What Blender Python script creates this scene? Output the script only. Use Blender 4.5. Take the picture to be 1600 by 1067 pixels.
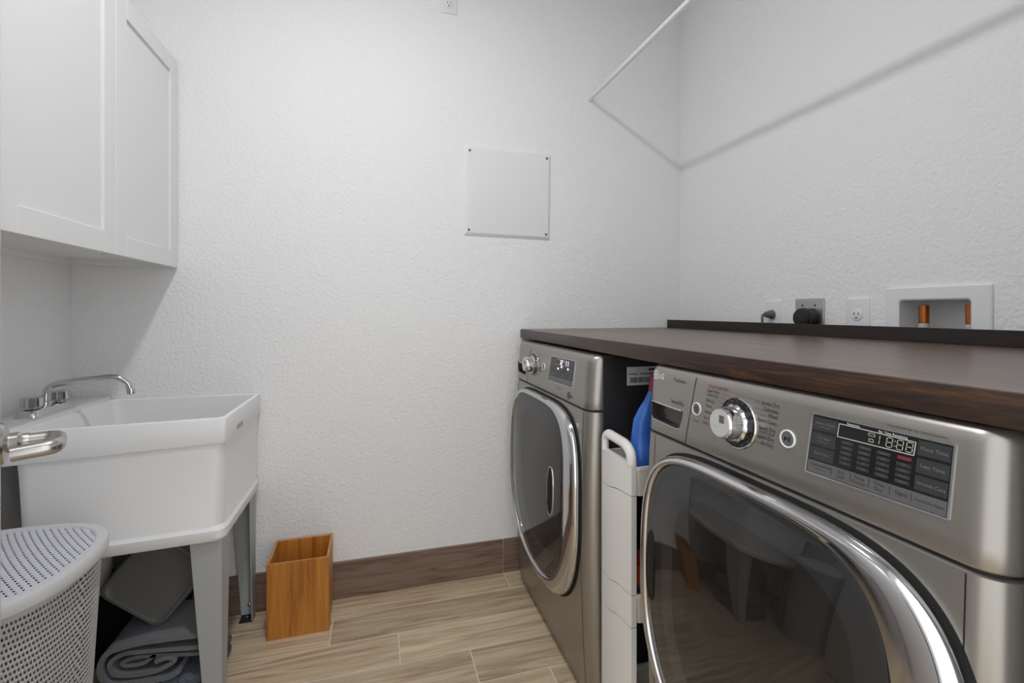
import bpy, bmesh, math, random
from math import pi, sin, cos, tan, atan2, sqrt
from mathutils import Vector, Matrix, Euler
random.seed(7)
for o in list(bpy.data.objects): bpy.data.objects.remove(o, do_unlink=True)
S = bpy.context.scene
C = S.collection

# ------------------------------------------------------------------ camera, world, exposure
cd = bpy.data.cameras.new('camera'); cam = bpy.data.objects.new('camera', cd); C.objects.link(cam)
cd.sensor_width = 36; cd.lens = 735/1600*36; cd.shift_y = -48.5/1600; cd.clip_start = 0.02
cam.location = (0, 0, 1.11); cam.rotation_euler = (pi/2, 0, -math.atan(212/735))
S.camera = cam
W = bpy.data.worlds.new('world'); S.world = W; W.use_nodes = True
W.node_tree.nodes['Background'].inputs[0].default_value = (0.965, 0.985, 1.0, 1)
W.node_tree.nodes['Background'].inputs[1].default_value = 1.75
S.view_settings.view_transform = 'Standard'; S.view_settings.look = 'None'
S.view_settings.exposure = 0.0; S.view_settings.gamma = 1; S.view_settings.use_curve_mapping = False
LAMP = (-0.09, 0.86, 2.635); LAMP_STRENGTH = 350.0

# ------------------------------------------------------------------ colours and materials
def lin(r, g, b):
    f = lambda v: (v/255/12.92) if v/255 <= .04045 else ((v/255+.055)/1.055)**2.4
    return (f(r), f(g), f(b), 1)
def mat(name, col, rough=.5, metal=0, spec=.5, coat=0, emit=None, es=0, ior=None, alpha=1, bump=None, trans=0, aniso=0):
    m = bpy.data.materials.new(name); m.use_nodes = True
    nt = m.node_tree; b = nt.nodes['Principled BSDF']; I = b.inputs
    I['Base Color'].default_value = lin(*col); I['Roughness'].default_value = rough; I['Metallic'].default_value = metal
    I['Specular IOR Level'].default_value = spec; I['Coat Weight'].default_value = coat; I['Coat Roughness'].default_value = .08
    if ior: I['IOR'].default_value = ior
    if aniso: I['Anisotropic'].default_value = aniso
    I['Alpha'].default_value = alpha; I['Transmission Weight'].default_value = trans
    if emit: I['Emission Color'].default_value = lin(*emit); I['Emission Strength'].default_value = es
    if bump:
        sc, st, dist = bump[:3]
        g = nt.nodes.new('ShaderNodeNewGeometry'); n = nt.nodes.new('ShaderNodeTexNoise'); bp = nt.nodes.new('ShaderNodeBump')
        n.inputs['Scale'].default_value = sc; n.inputs['Detail'].default_value = 3
        if len(bump) > 3: n.inputs['Detail'].default_value = bump[3]
        bp.inputs['Strength'].default_value = st; bp.inputs['Distance'].default_value = dist
        nt.links.new(g.outputs['Position'], n.inputs['Vector']); nt.links.new(n.outputs['Fac'], bp.inputs['Height'])
        nt.links.new(bp.outputs['Normal'], I['Normal'])
    return m
def wood(name, stops, scale, rough=.45, distort=1.5, coat=0, rnd=True, bump=.15, detail=5, spec=.5):
    """streaky procedural wood; scale = noise frequency along x, y, z of the object"""
    m = mat(name, (128, 128, 128), rough, coat=coat, spec=spec); nt = m.node_tree; b = nt.nodes['Principled BSDF']
    tc = nt.nodes.new('ShaderNodeTexCoord'); mp = nt.nodes.new('ShaderNodeMapping'); mp.inputs['Scale'].default_value = scale
    L = nt.links.new
    if rnd:
        oi = nt.nodes.new('ShaderNodeObjectInfo'); mu = nt.nodes.new('ShaderNodeMath'); mu.operation = 'MULTIPLY'; mu.inputs[1].default_value = 57.0
        cx = nt.nodes.new('ShaderNodeCombineXYZ'); ad = nt.nodes.new('ShaderNodeVectorMath')
        L(oi.outputs['Random'], mu.inputs[0])
        for k in range(3): L(mu.outputs[0], cx.inputs[k])
        L(tc.outputs['Object'], mp.inputs['Vector']); L(mp.outputs[0], ad.inputs[0]); L(cx.outputs[0], ad.inputs[1]); vec = ad.outputs[0]
    else:
        L(tc.outputs['Object'], mp.inputs['Vector']); vec = mp.outputs[0]
    n = nt.nodes.new('ShaderNodeTexNoise'); n.inputs['Scale'].default_value = 1; n.inputs['Detail'].default_value = detail
    n.inputs['Roughness'].default_value = .62; n.inputs['Distortion'].default_value = distort
    L(vec, n.inputs['Vector'])
    r = nt.nodes.new('ShaderNodeValToRGB'); e = r.color_ramp.elements
    while len(e) < len(stops): e.new(.5)
    for k, (p, c) in enumerate(stops): e[k].position = p; e[k].color = lin(*c)
    L(n.outputs['Fac'], r.inputs[0])
    out = r.outputs[0]
    if rnd:   # each plank a little lighter or darker
        hv = nt.nodes.new('ShaderNodeHueSaturation'); mr = nt.nodes.new('ShaderNodeMapRange')
        mr.inputs['To Min'].default_value = .86; mr.inputs['To Max'].default_value = 1.12
        L(oi.outputs['Random'], mr.inputs['Value']); L(mr.outputs[0], hv.inputs['Value']); L(out, hv.inputs['Color']); out = hv.outputs[0]
    L(out, b.inputs['Base Color'])
    bp = nt.nodes.new('ShaderNodeBump'); bp.inputs['Strength'].default_value = bump; bp.inputs['Distance'].default_value = .001
    L(n.outputs['Fac'], bp.inputs['Height']); L(bp.outputs[0], b.inputs['Normal'])
    return m
M = {}
M['wall'] = mat('wall_paint', (240, 240, 240), .85, spec=.25, bump=(95, .55, .006, 2.5))
M['ceiling'] = mat('ceiling_paint', (240, 240, 240), .9, spec=.2, bump=(80, .3, .004))
M['white'] = mat('white_lacquer', (232, 232, 232), .38)
M['white_under'] = mat('cabinet_interior_white', (238, 237, 235), .6)
M['rodwhite'] = mat('white_enamel_tube', (235, 235, 235), .3)
M['plate'] = mat('white_plate', (232, 233, 234), .35)
M['grout'] = mat('grout', (216, 208, 194), .9)
M['floor'] = wood('floor_wood_tile', [(.26, (132, 110, 86)), (.44, (186, 165, 136)), (.6, (210, 191, 162)), (.8, (226, 208, 182))], (2.2, 40, 40), rough=.42, distort=1.1, spec=.4)
M['base'] = wood('baseboard_wood_tile', [(.3, (90, 71, 61)), (.5, (124, 104, 92)), (.75, (144, 122, 108))], (2.6, 20, 34), rough=.45, spec=.4)
M['bamboo'] = wood('bamboo', [(.3, (158, 92, 32)), (.5, (194, 124, 48)), (.75, (210, 144, 64))], (48, 48, 3.2), rough=.42, distort=.6, bump=.05)
M['bamboo_edge'] = wood('bamboo_edge', [(.3, (176, 116, 58)), (.7, (205, 146, 84))], (30, 30, 8), rough=.5, bump=.02)
M['counter'] = wood('counter_wood', [(.25, (62, 48, 41)), (.5, (98, 80, 69)), (.75, (124, 105, 92))], (42, 1.6, 30), rough=.30, distort=.8, rnd=False, bump=.22, detail=7, spec=.55)
M['counter_edge'] = wood('counter_edge_wood', [(.3, (30, 18, 12)), (.55, (52, 33, 21)), (.70, (86, 52, 26)), (.88, (122, 76, 34))], (30, 5.5, 75), rough=.36, distort=2.0, rnd=False, bump=.1)
M['dark_board'] = wood('dark_stained_board', [(.3, (22, 17, 15)), (.7, (44, 34, 29))], (30, 3, 40), rough=.45, rnd=False)
M['sink'] = mat('white_polypropylene', (238, 238, 238), .4)
M['leg'] = mat('grey_painted_steel', (176, 178, 179), .5)
M['chrome'] = mat('chrome', (205, 205, 208), .10, metal=1)
M['nickel'] = mat('satin_nickel', (190, 187, 182), .24, metal=1)
M['steel'] = mat('graphite_steel', (160, 156, 150), .33, metal=.85, bump=(260, .02, .001))
M['steel_shaded'] = mat('graphite_steel_shaded', (58, 58, 60), .42, metal=.4)  # same finish as the fronts, darkened to paint in the shade on the sides
M['black'] = mat('black_plastic', (18, 18, 19), .45)
M['void'] = mat('black_rubber', (9, 9, 9), .7)
M['gloss_black'] = mat('black_glass_panel', (22, 22, 23), .12)
M['key'] = mat('grey_key_print', (52, 53, 55), .3)
M['keyrow'] = mat('grey_key_strip', (104, 104, 104), .38, metal=.3)
M['door_glass'] = mat('smoked_door_glass', (16, 16, 17), .03, ior=1.85, spec=.5, alpha=.72)
M['bowl'] = mat('inner_bowl', (125, 125, 127), .2)
M['ink'] = mat('dark_ink', (52, 50, 50), .6)
M['ink_red'] = mat('red_ink', (120, 62, 62), .6)
M['ink_blue'] = mat('blue_ink', (78, 80, 118), .6)
M['ink_light'] = mat('light_ink', (176, 176, 172), .6)
M['ink_mid'] = mat('grey_ink', (120, 120, 120), .6)
M['ink_white'] = mat('white_ink', (232, 232, 232), .5)
M['led'] = mat('lit_segment', (235, 238, 255), .5, emit=(225, 232, 255), es=1.6)
M['led_red'] = mat('lit_red', (240, 60, 60), .5, emit=(255, 60, 60), es=1.2)
M['seg'] = mat('unlit_segment', (186, 183, 170), .5)
M['cart'] = mat('cart_white_plastic', (232, 230, 226), .42)
M['cart2'] = mat('cart_cream_plastic', (226, 219, 211), .42)
M['blue'] = mat('blue_plastic', (58, 108, 196), .3)
M['magenta'] = mat('magenta_plastic', (150, 36, 82), .4)
M['orange'] = mat('orange_plastic', (206, 82, 28), .35)
M['hamper'] = mat('light_grey_plastic', (206, 206, 208), .45)
M['hamper_body'] = mat('grey_woven_plastic', (192, 190, 192), .5)
M['hamper_panel'] = mat('pale_grey_plastic', (205, 205, 214), .45)
M['bucket'] = mat('grey_bucket_plastic', (100, 100, 98), .45)
M['towel'] = mat('grey_towel', (126, 128, 132), .95, spec=.1, bump=(420, .9, .004, 2))
M['mat'] = mat('blue_grey_pile', (104, 112, 122), .95, spec=.1, bump=(160, 1, .01, 3))
M['bag'] = mat('black_fabric', (24, 23, 23), .85, spec=.2, bump=(60, .3, .01))
M['pvc'] = mat('white_pvc', (196, 196, 194), .4)
M['copper'] = mat('copper', (190, 108, 58), .32, metal=.9)
M['pocket'] = mat('dark_gloss_pocket', (84, 82, 79), .18, metal=.7)
M['silver'] = mat('silver_knob_face', (214, 212, 210), .32, metal=.5)
M['galv'] = mat('stainless_plate', (180, 178, 174), .35, metal=.85)
M['grey_rubber'] = mat('grey_cord', (96, 97, 98), .55)
M['sticker'] = mat('white_sticker', (206, 206, 206), .6)
M['lamp'] = mat('lamp_glass', (252, 252, 255), .5, emit=(251, 252, 255), es=LAMP_STRENGTH)

# ------------------------------------------------------------------ geometry helpers
class MB:
    def __init__(s): s.v = []; s.f = []
    def add(s, vs, fs):
        n = len(s.v); s.v += [tuple(v) for v in vs]; s.f += [tuple(i+n for i in f) for f in fs]; return s
    def box(s, x0, x1, y0, y1, z0, z1, bev=0, seg=2):
        if bev:
            bm = bmesh.new(); bmesh.ops.create_cube(bm, size=1)
            bmesh.ops.scale(bm, vec=(x1-x0, y1-y0, z1-z0), verts=bm.verts)
            bmesh.ops.translate(bm, vec=((x0+x1)/2, (y0+y1)/2, (z0+z1)/2), verts=bm.verts)
            bmesh.ops.bevel(bm, geom=bm.edges[:], offset=bev, segments=seg, affect='EDGES', profile=.5)
            bm.verts.index_update(); s.add([v.co for v in bm.verts], [[v.index for v in f.verts] for f in bm.faces]); bm.free(); return s
        return s.add([(x0,y0,z0),(x1,y0,z0),(x1,y1,z0),(x0,y1,z0),(x0,y0,z1),(x1,y0,z1),(x1,y1,z1),(x0,y1,z1)],
                     [(0,3,2,1),(4,5,6,7),(0,1,5,4),(1,2,6,5),(2,3,7,6),(3,0,4,7)])
    def loft(s, rings, cap0=True, cap1=True, closed=True):
        n = len(rings[0]); vs = [p for r in rings for p in r]; fs = []
        for i in range(len(rings)-1):
            for j in range(n if closed else n-1):
                k = (j+1) % n; fs.append((i*n+j, i*n+k, (i+1)*n+k, (i+1)*n+j))
        if cap0: fs.append(tuple(range(n))[::-1])
        if cap1: fs.append(tuple((len(rings)-1)*n+j for j in range(n)))
        return s.add(vs, fs)
    def lathe(s, prof, origin, axis=(0,0,1), n=32, cap0=True, cap1=True):
        """prof = [(radius, distance along axis)]"""
        a = Vector(axis).normalized(); u = a.orthogonal().normalized(); w = a.cross(u); o = Vector(origin)
        rings = [[o + a*h + (u*cos(2*pi*k/n) + w*sin(2*pi*k/n))*r for k in range(n)] for r, h in prof]
        return s.loft(rings, cap0, cap1)
    def tube(s, pts, rad, n=14, flat=1.0):
        pts = [Vector(p) for p in pts]; rings = []
        t = (pts[1]-pts[0]).normalized(); u = t.orthogonal().normalized()
        if abs(t.z) < .9: u = Vector((0,0,1)) - t*t.z; u.normalize()
        for i, p in enumerate(pts):
            if i == 0: t = (pts[1]-pts[0])
            elif i == len(pts)-1: t = (pts[-1]-pts[-2])
            else: t = (pts[i+1]-pts[i-1])
            t.normalize(); u = (u - t*u.dot(t)).normalized(); w = t.cross(u)
            r = rad[i] if isinstance(rad, (list, tuple)) else rad
            rings.append([p + (u*cos(2*pi*k/n)*flat + w*sin(2*pi*k/n))*r for k in range(n)])
        return s.loft(rings)
    def map(s, fn): s.v = [tuple(fn(*v)) for v in s.v]; return s
def smooth_path(pts, rad, per=6):
    """fillet a polyline: pts list, rad = bend radius"""
    P = [Vector(p) for p in pts]; out = [P[0]]
    for i in range(1, len(P)-1):
        a = (P[i-1]-P[i]); b = (P[i+1]-P[i]); r = min(rad, a.length*.49, b.length*.49)
        p0 = P[i]+a.normalized()*r; p1 = P[i]+b.normalized()*r
        for k in range(per+1):
            t = k/per; out.append(p0*(1-t)**2 + P[i]*2*t*(1-t) + p1*t*t)
    out.append(P[-1]); return out
def rrect(x0, x1, y0, y1, r, n=6):
    if not isinstance(r, (list, tuple)): r = (r,)*4     # bl br tr tl
    pts = []
    for (cx, cy, a0, rr) in ((x0+r[0], y0+r[0], pi, r[0]), (x1-r[1], y0+r[1], 1.5*pi, r[1]), (x1-r[2], y1-r[2], 0, r[2]), (x0+r[3], y1-r[3], .5*pi, r[3])):
        for k in range(n+1):
            a = a0 + .5*pi*k/n; pts.append((cx+rr*cos(a), cy+rr*sin(a)))
    return pts
def superell(cx, cy, ax, at, ab, nt, nb, N=96):
    pts = []
    for k in range(N):
        t = 2*pi*k/N; c, s_ = cos(t), sin(t); n = nt if s_ >= 0 else nb; b = at if s_ >= 0 else ab
        pts.append((cx + ax*math.copysign(abs(c)**(2/n), c), cy + b*math.copysign(abs(s_)**(2/n), s_)))
    return pts
def text(string, size, align='LEFT', bold=0, extrude=0, sx=1.0):
    cu = bpy.data.curves.new('t', 'FONT'); cu.body = string; cu.size = size; cu.align_x = align; cu.align_y = 'CENTER'; cu.offset = bold; cu.extrude = extrude
    cu.resolution_u = 3
    o = bpy.data.objects.new('t', cu); C.objects.link(o)
    dg = bpy.context.evaluated_depsgraph_get(); me = bpy.data.meshes.new_from_object(o.evaluated_get(dg))
    mb = MB().add([(v.co.x*sx, v.co.y, v.co.z) for v in me.vertices], [tuple(p.vertices) for p in me.polygons])
    bpy.data.objects.remove(o, do_unlink=True); bpy.data.curves.remove(cu); bpy.data.meshes.remove(me)
    return mb

def new_obj(name, mb, m, parent=None, smooth=True, world=False, angle=35, fix=True):
    me = bpy.data.meshes.new(name); me.from_pydata(mb.v, [], mb.f); me.validate()
    if fix:
        bm = bmesh.new(); bm.from_mesh(me); bmesh.ops.recalc_face_normals(bm, faces=bm.faces); bm.to_mesh(me); bm.free()
    if world and parent is not None:
        me.transform((Matrix.Translation(parent.location) @ parent.rotation_euler.to_matrix().to_4x4()).inverted())
    me.materials.append(M[m] if isinstance(m, str) else m)
    if smooth:
        me.polygons.foreach_set('use_smooth', [True]*len(me.polygons)); me.set_sharp_from_angle(angle=math.radians(angle))
    o = bpy.data.objects.new(name, me); C.objects.link(o)
    if any(w in name for w in ('lettering', 'marks', 'dial_lines', 'digits', 'label_print', 'lit_lamps', 'emblem')): o['kind'] = 'stuff'
    if parent is not None: o.parent = parent
    return o
def tag(o, label=None, cat=None, group=None, kind=None):
    if label: o['label'] = label
    if cat: o['category'] = cat
    if group: o['group'] = group
    if kind: o['kind'] = kind
    return o
def thing(name, label, cat, loc=(0,0,0), rz=0, group=None):
    o = bpy.data.objects.new(name, None); C.objects.link(o); o.empty_display_size = .05
    o.location = loc; o.rotation_euler = (0, 0, rz); return tag(o, label, cat, group)
def struct(name, mb, m, parent=None, **k): return tag(new_obj(name, mb, m, parent, **k), kind='structure')

# ------------------------------------------------------------------ room shell
XL, XR, YB, YF, ZC = -.987, 1.394, 1.934, .22, 2.74
XH0, XH1 = -.30, .57                                   # doorway the photograph was taken through
floor = struct('floor', MB().box(XL-.1, XR+.1, -.9, YB+.1, -.06, -.0012), 'grout', smooth=False)
PW, PL = .1442, .89
r = -2
row = 0
for n in range(-1, 19):                                # rows of wood-look planks running along the back wall
    y1 = min(1.808 - (n-0)*PW, YB-.001); y0 = max(1.808 - (n+1)*PW, -.85)
    if n == -1: y0, y1 = 1.808, YB-.001
    if y1-y0 < .03: continue
    off = -.15 + .2225*n
    k0 = math.floor((XL-off)/PL)
    for k in range(k0, k0+5):
        x0 = max(off + k*PL, XL+.001); x1 = min(off + (k+1)*PL, XR-.001)
        if x1-x0 < .02: continue
        g = .0021; cx, cy = (x0+x1)/2, (y0+y1)/2
        mb = MB().box(x0+g-cx, x1-g-cx, y0+g-cy, y1-g-cy, -.004, .0, .0006, 1)
        p = new_obj('plank', mb, 'floor', floor); p.location = (cx, cy, 0)
struct('wall_back', MB().box(XL-.12, XR+.12, YB, YB+.12, -.06, ZC), 'wall', smooth=False)
struct('wall_left', MB().box(XL-.12, XL, YF-.12, YB, -.06, ZC), 'wall', smooth=False)
# right wall with the opening for the recessed valve box
ry0, ry1, rz0, rz1 = .788, .953, .985, 1.1385
wr = MB()
for (a, b, c_, d_) in ((YF-.12, ry0, -.06, ZC), (ry1, YB, -.06, ZC), (ry0, ry1, -.06, rz0), (ry0, ry1, rz1, ZC)): wr.box(XR, XR+.12, a, b, c_, d_)
struct('wall_right', wr, 'wall', smooth=False)
wf = MB(); wf.box(XL, XH0, YF-.12, YF, -.003, ZC).box(XH1, XR, YF-.12, YF, -.003, ZC).box(XH0, XH1, YF-.12, YF, 2.06, ZC)
struct('wall_front', wf, 'wall', smooth=False)
struct('ceiling', MB().box(XL-.12, XR+.12, YF-.12, YB+.12, ZC, ZC+.1), 'ceiling', smooth=False)
# tile baseboards
bb = struct('baseboard_back', MB().box(XL, XR, YB-.006, YB, 0, .141), 'grout', smooth=False)
xs = [XL+.001, -.372, .5165, XR-.001]
for a, b in zip(xs[:-1], xs[1:]):
    cx = (a+b)/2; t = new_obj('tile', MB().box(a+.0018-cx, b-.0018-cx, -.005, .005, -.07, .07, .001, 1), 'base', bb); t.location = (cx, YB-.0075, .0715)
bl = struct('baseboard_left', MB().box(XL, XL+.006, YF, YB-.013, 0, .141), 'grout', smooth=False)
for a, b in ((YF+.001, 1.045), (1.045, YB-.014)):
    cy = (a+b)/2; t = new_obj('tile', MB().box(a+.0018-cy, b-.0018-cy, -.005, .005, -.07, .07, .001, 1), 'base', bl); t.location = (XL+.0075, cy, .0715); t.rotation_euler = (0, 0, pi/2)
br = struct('baseboard_right', MB().box(XR-.006, XR, YF, YB-.013, 0, .141), 'grout', smooth=False)
for a, b in ((YF+.001, 1.1), (1.1, YB-.014)):
    cy = (a+b)/2; t = new_obj('tile', MB().box(a+.0018-cy, b-.0018-cy, -.005, .005, -.07, .07, .001, 1), 'base', br); t.location = (XR-.0075, cy, .0715); t.rotation_euler = (0, 0, pi/2)
tr = MB()
tr.box(XH0-.06, XH0, YF, YF+.012, 0, 2.12, .003).box(XH1, XH1+.012, YF, YF+.012, 0, 2.12, .003).box(XH0, XH1, YF, YF+.012, 2.06, 2.12, .003)
struct('trim_1', tr, 'white')

# ------------------------------------------------------------------ ceiling lamp
L_ = thing('ceiling_lamp', 'round white ceiling downlight above the middle of the room', 'lamp', (LAMP[0], LAMP[1], ZC))
new_obj('housing', MB().lathe([(.078, 0), (.078, -.100), (.074, -.105), (.064, -.105), (.062, -.100)], (0,0,0), n=40, cap1=False), 'white', L_)
new_obj('lens', MB().lathe([(.062, -.1005), (.002, -.1015)], (0,0,0), n=24, cap0=False), 'lamp', L_)

# ------------------------------------------------------------------ entry door standing open at the left edge
t_ang = math.radians(-63.8)
tv = Vector((cos(t_ang), sin(t_ang), 0)); nv = Vector((-tv.y, tv.x, 0))       # nv: out of the visible face
if nv.x < 0: nv = -nv
E0 = Vector((-.585, .9625, 0))                                             # free-edge arris of the visible face
d1 = struct('door_1', MB().box(0, .70, -.035, 0, .012, 2.03, .002), 'white')
# local x = tv (towards hinge), local y = nv
d1.location = E0; d1.rotation_euler = Matrix((tv, nv if tv.cross(nv).z > 0 else -nv, Vector((0,0,1)))).transposed().to_euler()
sgn = 1 if tv.cross(nv).z > 0 else -1
if sgn < 0: d1.data.transform(Matrix.Translation((0, .035, 0)))
tilt = math.radians(.42)
hz = .905
def dl(x, n, z): return Vector((x, n*sgn, z))
hx = .062
ro = new_obj('rosette', MB().lathe([(.0335, 0), (.0335, .005), (.030, .010), (.021, .013), (.0185, .014)], dl(hx, 0, hz), dl(0, 1, 0), 40), 'nickel', d1)
new_obj('lever_neck', MB().lathe([(.0150, .012), (.0150, .018), (.0158, .024), (.0128, .028), (.0125, .036)], dl(hx, 0, hz), dl(0, 1, 0), 32), 'nickel', d1)
lp = smooth_path([dl(hx, .028, hz), dl(hx, .068, hz), dl(hx+.066, .068, hz-.001), dl(hx+.066, .021, hz-.004)], .016, 8)
lr = [.0122]*len(lp)
for i in range(len(lp)): lr[i] = .0122 - .0022*abs(i/(len(lp)-1)-.45)
new_obj('lever', MB().tube(lp, lr, 20), 'nickel', d1)
new_obj('set_screw', MB().lathe([(.0022, 0), (.0022, .0008)], dl(hx, .031, hz-.0105)+Vector((.0068,0,0)), (.8, 0, -1), 12), 'void', d1)
for zz in (.25, 1.0, 1.8): new_obj('hinge', MB().lathe([(.007, -.045), (.007, .045)], dl(.705, .003, zz), (0,0,1), 12), 'nickel', d1)

# ------------------------------------------------------------------ wall cabinet over the sink
cb = thing('wall_cabinet', 'white two-door shaker wall cabinet above the utility sink', 'cabinet', (-.83, 1.52, 1.262))
cx0, cx1, cy0, cy1, cz0, cz1 = XL+.001, -.697, 1.098, 1.931, 1.262, 1.99
car = MB()
car.box(cx0, cx1, cy0, cy0+.016, cz0, cz1).box(cx0, cx1, cy1-.016, cy1, cz0, cz1).box(cx0, cx1, cy0+.016, cy1-.016, cz1-.016, cz1)
car.box(cx0, cx1, cy0+.016, cy1-.016, cz0+.020, cz0+.036).box(cx0, cx0+.012, cy0+.016, cy1-.016, cz0, cz1-.016)
new_obj('carcass', car, 'white_under', cb, world=True, smooth=False)
new_obj('face_rail', MB().box(cx1-.018, cx1, cy0+.016, cy1-.016, cz0+.004, cz0+.02), 'white_under', cb, world=True, smooth=False)
def shaker(y0, y1):
    x0, x1 = -.6955, -.6765; z0, z1 = cz0-.001, cz1; fw = .057
    d = new_obj('cabinet_door', MB().box(x0, x1-.007, y0+fw-.004, y1-fw+.004, z0+fw-.004, z1-fw+.004), 'white', cb, world=True)
    for nm, a in (('stile', (y0, y0+fw, z0, z1)), ('stile', (y1-fw, y1, z0, z1)), ('rail', (y0+fw, y1-fw, z0, z0+fw)), ('rail', (y0+fw, y1-fw, z1-fw, z1))):
        new_obj(nm, MB().box(x0, x1, *a, .0012, 1), 'white', d).data.transform(Matrix.Translation(-Vector(cb.location)))
    return d
shaker(1.099, 1.5185); shaker(1.5205, 1.929)
new_obj('door_bumper', MB().box(-.702, -.688, 1.50, 1.516, cz0-.006, cz0-.0015, .002), 'white', cb, world=True)

# ------------------------------------------------------------------ utility sink
sk = thing('utility_sink', 'white plastic utility sink on grey steel legs in the left corner', 'sink', (-.65, 1.70, 0))
ZR = .806
def quad_ring(xl, xr, yfl, yfr, yb, z, r=.02, n=4):
    """rounded quadrilateral ring: front edge runs from (xl,yfl) to (xr,yfr)"""
    c = [Vector((xl, yfl)), Vector((xr, yfr)), Vector((xr, yb)), Vector((xl, yb))]; out = []
    for i in range(4):
        p = c[i]; a = (c[i-1]-p).normalized(); b = (c[(i+1) % 4]-p).normalized()
        p0, p1 = p+a*r, p+b*r
        for k in range(n+1):
            t = k/n; q = p0*(1-t)**2 + p*2*t*(1-t) + p1*t*t; out.append((q.x, q.y, z(q.x) if callable(z) else z))
    return out
ff = lambda x: 1.505 + .081*(x+.411)            # front edge line (the tub stands slightly askew)
def ring(ix, z, r, xl, xr=-.409, yb=1.930): return quad_ring(xl+ix, xr-ix, ff(xl)+ix, ff(xr)+ix, yb-ix*.6, z, r)
tub = MB()
zl = lambda x: .7375 + .030*(x+.41)*.9          # lower line of the rim, a touch deeper at the back
rings = [ring(.016, .462, .03, -.868), ring(.008, .458, .03, -.872), ring(.004, .466, .03, -.874), ring(.004, .488, .03, -.874), ring(.009, .496, .03, -.874), ring(.011, .50, .03, -.876),
         ring(.007, .70, .03, -.880), ring(.005, zl, .03, -.880)]
tub.loft(rings, True, False)
rings = [ring(.005, zl, .03, -.880), ring(.0015, lambda x: zl(x)-.002, .014, -.900), ring(.0005, lambda x: zl(x)+.002, .014, -.904), ring(.0, ZR-.004, .012, -.904), ring(.001, ZR-.001, .012, -.904), ring(.004, ZR, .012, -.900),
         ring(.013, ZR, .02, -.885), ring(.017, ZR-.004, .022, -.878), ring(.022, .74, .03, -.874), ring(.030, .50, .05, -.868), ring(.05, .474, .05, -.868), ring(.14, .470, .03, -.868)]
tub.loft(rings, False, True)
new_obj('tub', tub, 'sink', sk, world=True, angle=28)
dk = MB(); f0 = ff(-.985)
dk.loft([quad_ring(-.985, -.872, f0+.002, ff(-.872)+.002, 1.930, z, r) for z, r in ((.755, .01), (.810, .01), (.8155, .012))], True, False)
dk.loft([quad_ring(-.985, -.872, f0+.002, ff(-.872)+.002, 1.930, .8155, .012), quad_ring(-.982, -.876, f0+.006, ff(-.872)+.006, 1.926, .8175, .012)], False, True)
new_obj('deck', dk, 'sink', sk, world=True, angle=30)
new_obj('maker_sticker', MB().box(-.4085, -.4072, 1.615, 1.675, .7465, .7595), 'ink_light', sk, world=True, smooth=False)
def leg(cx, cy, sx, sy, m):
    """folded sheet-steel angle leg, wide at the top; cx,cy outer corner, sx,sy point inwards"""
    g = MB(); th = .003; zt = .462; wt, wb = .080, .046
    ell = lambda w, z: [(cx, cy, z), (cx+sx*w, cy, z), (cx+sx*w, cy+sy*th, z), (cx+sx*th, cy+sy*th, z), (cx+sx*th, cy+sy*w, z), (cx, cy+sy*w, z)]
    g.loft([ell(wb, .006), ell(wt, zt)])
    l = new_obj('leg', g, m, sk, world=True, smooth=False)
    a, b = sorted((cx, cx+sx*.044)); c_, d_ = sorted((cy, cy+sy*.044))
    ft = new_obj('foot', MB().box(a, b, c_, d_, 0, .006, .001, 1), 'black', l); ft.data.transform(Matrix.Translation(-Vector(sk.location)))
    sc = new_obj('screw', MB().lathe([(.006, 0), (.006, .002), (.003, .004)], (cx+sx*.022, cy+sy*.022, .006), (0,0,1), 12), 'chrome', l); sc.data.transform(Matrix.Translation(-Vector(sk.location)))
    s2 = new_obj('screw', MB().lathe([(.006, 0), (.006, .002), (.003, .004)], (cx+sx*.02, cy+sy*.003, .04), (0,sy,0), 12), 'chrome', l); s2.data.transform(Matrix.Translation(-Vector(sk.location)))
leg(-.424, ff(-.424)+.016, -1, 1, 'leg'); leg(-.424, 1.912, -1, -1, 'leg'); leg(-.858, ff(-.858)+.016, 1, 1, 'leg'); leg(-.858, 1.912, 1, -1, 'leg')

# faucet
fc = thing('faucet', 'chrome two-handle faucet with long swing spout on the sink deck', 'faucet', (-.914, 1.674, .8175))
b0 = [rrect(-.942, -.885, 1.583, 1.765, .018), rrect(-.935, -.892, 1.592, 1.756, .016), rrect(-.927, -.902, 1.602, 1.746, .012)]
new_obj('base_plate', MB().loft([[(x, y, z) for x, y in o] for o, z in ((b0[0], .8175), (b0[0], .820), (b0[1], .836), (b0[2], .839))]), 'chrome', fc, world=True)
for yy in (1.616, 1.732):
    g = MB(); N = 32
    prof = [(.011, .836), (.011, .843), (.0245, .845), (.0235, .868), (.020, .8715), (.010, .8725)]
    g.loft([[(-.914 + r_*cos(2*pi*k/N)*(1 if (k//4) % 2 else .93), yy + r_*sin(2*pi*k/N)*(1 if (k//4) % 2 else .93), z) for k in range(N)] for r_, z in prof])
    new_obj('handle', g, 'chrome', fc, world=True, angle=20)
sp = smooth_path([(-.914, 1.672, .838), (-.912, 1.672, .894), (-.850, 1.680, .903), (-.752, 1.687, .9125), (-.722, 1.692, .890), (-.717, 1.693, .868)], .03, 8)
new_obj('spout', MB().lathe([(.013, .836), (.013, .848), (.010, .850)], (-.914, 1.672, 0), (0,0,1), 24).tube(sp, .0088, 18), 'chrome', fc, world=True)
new_obj('aerator', MB().lathe([(.0098, 0), (.0106, -.003), (.0106, -.016), (.0088, -.018)], (-.7165, 1.693, .874), (-.12, 0, 1), 24), 'chrome', fc, world=True)

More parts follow.
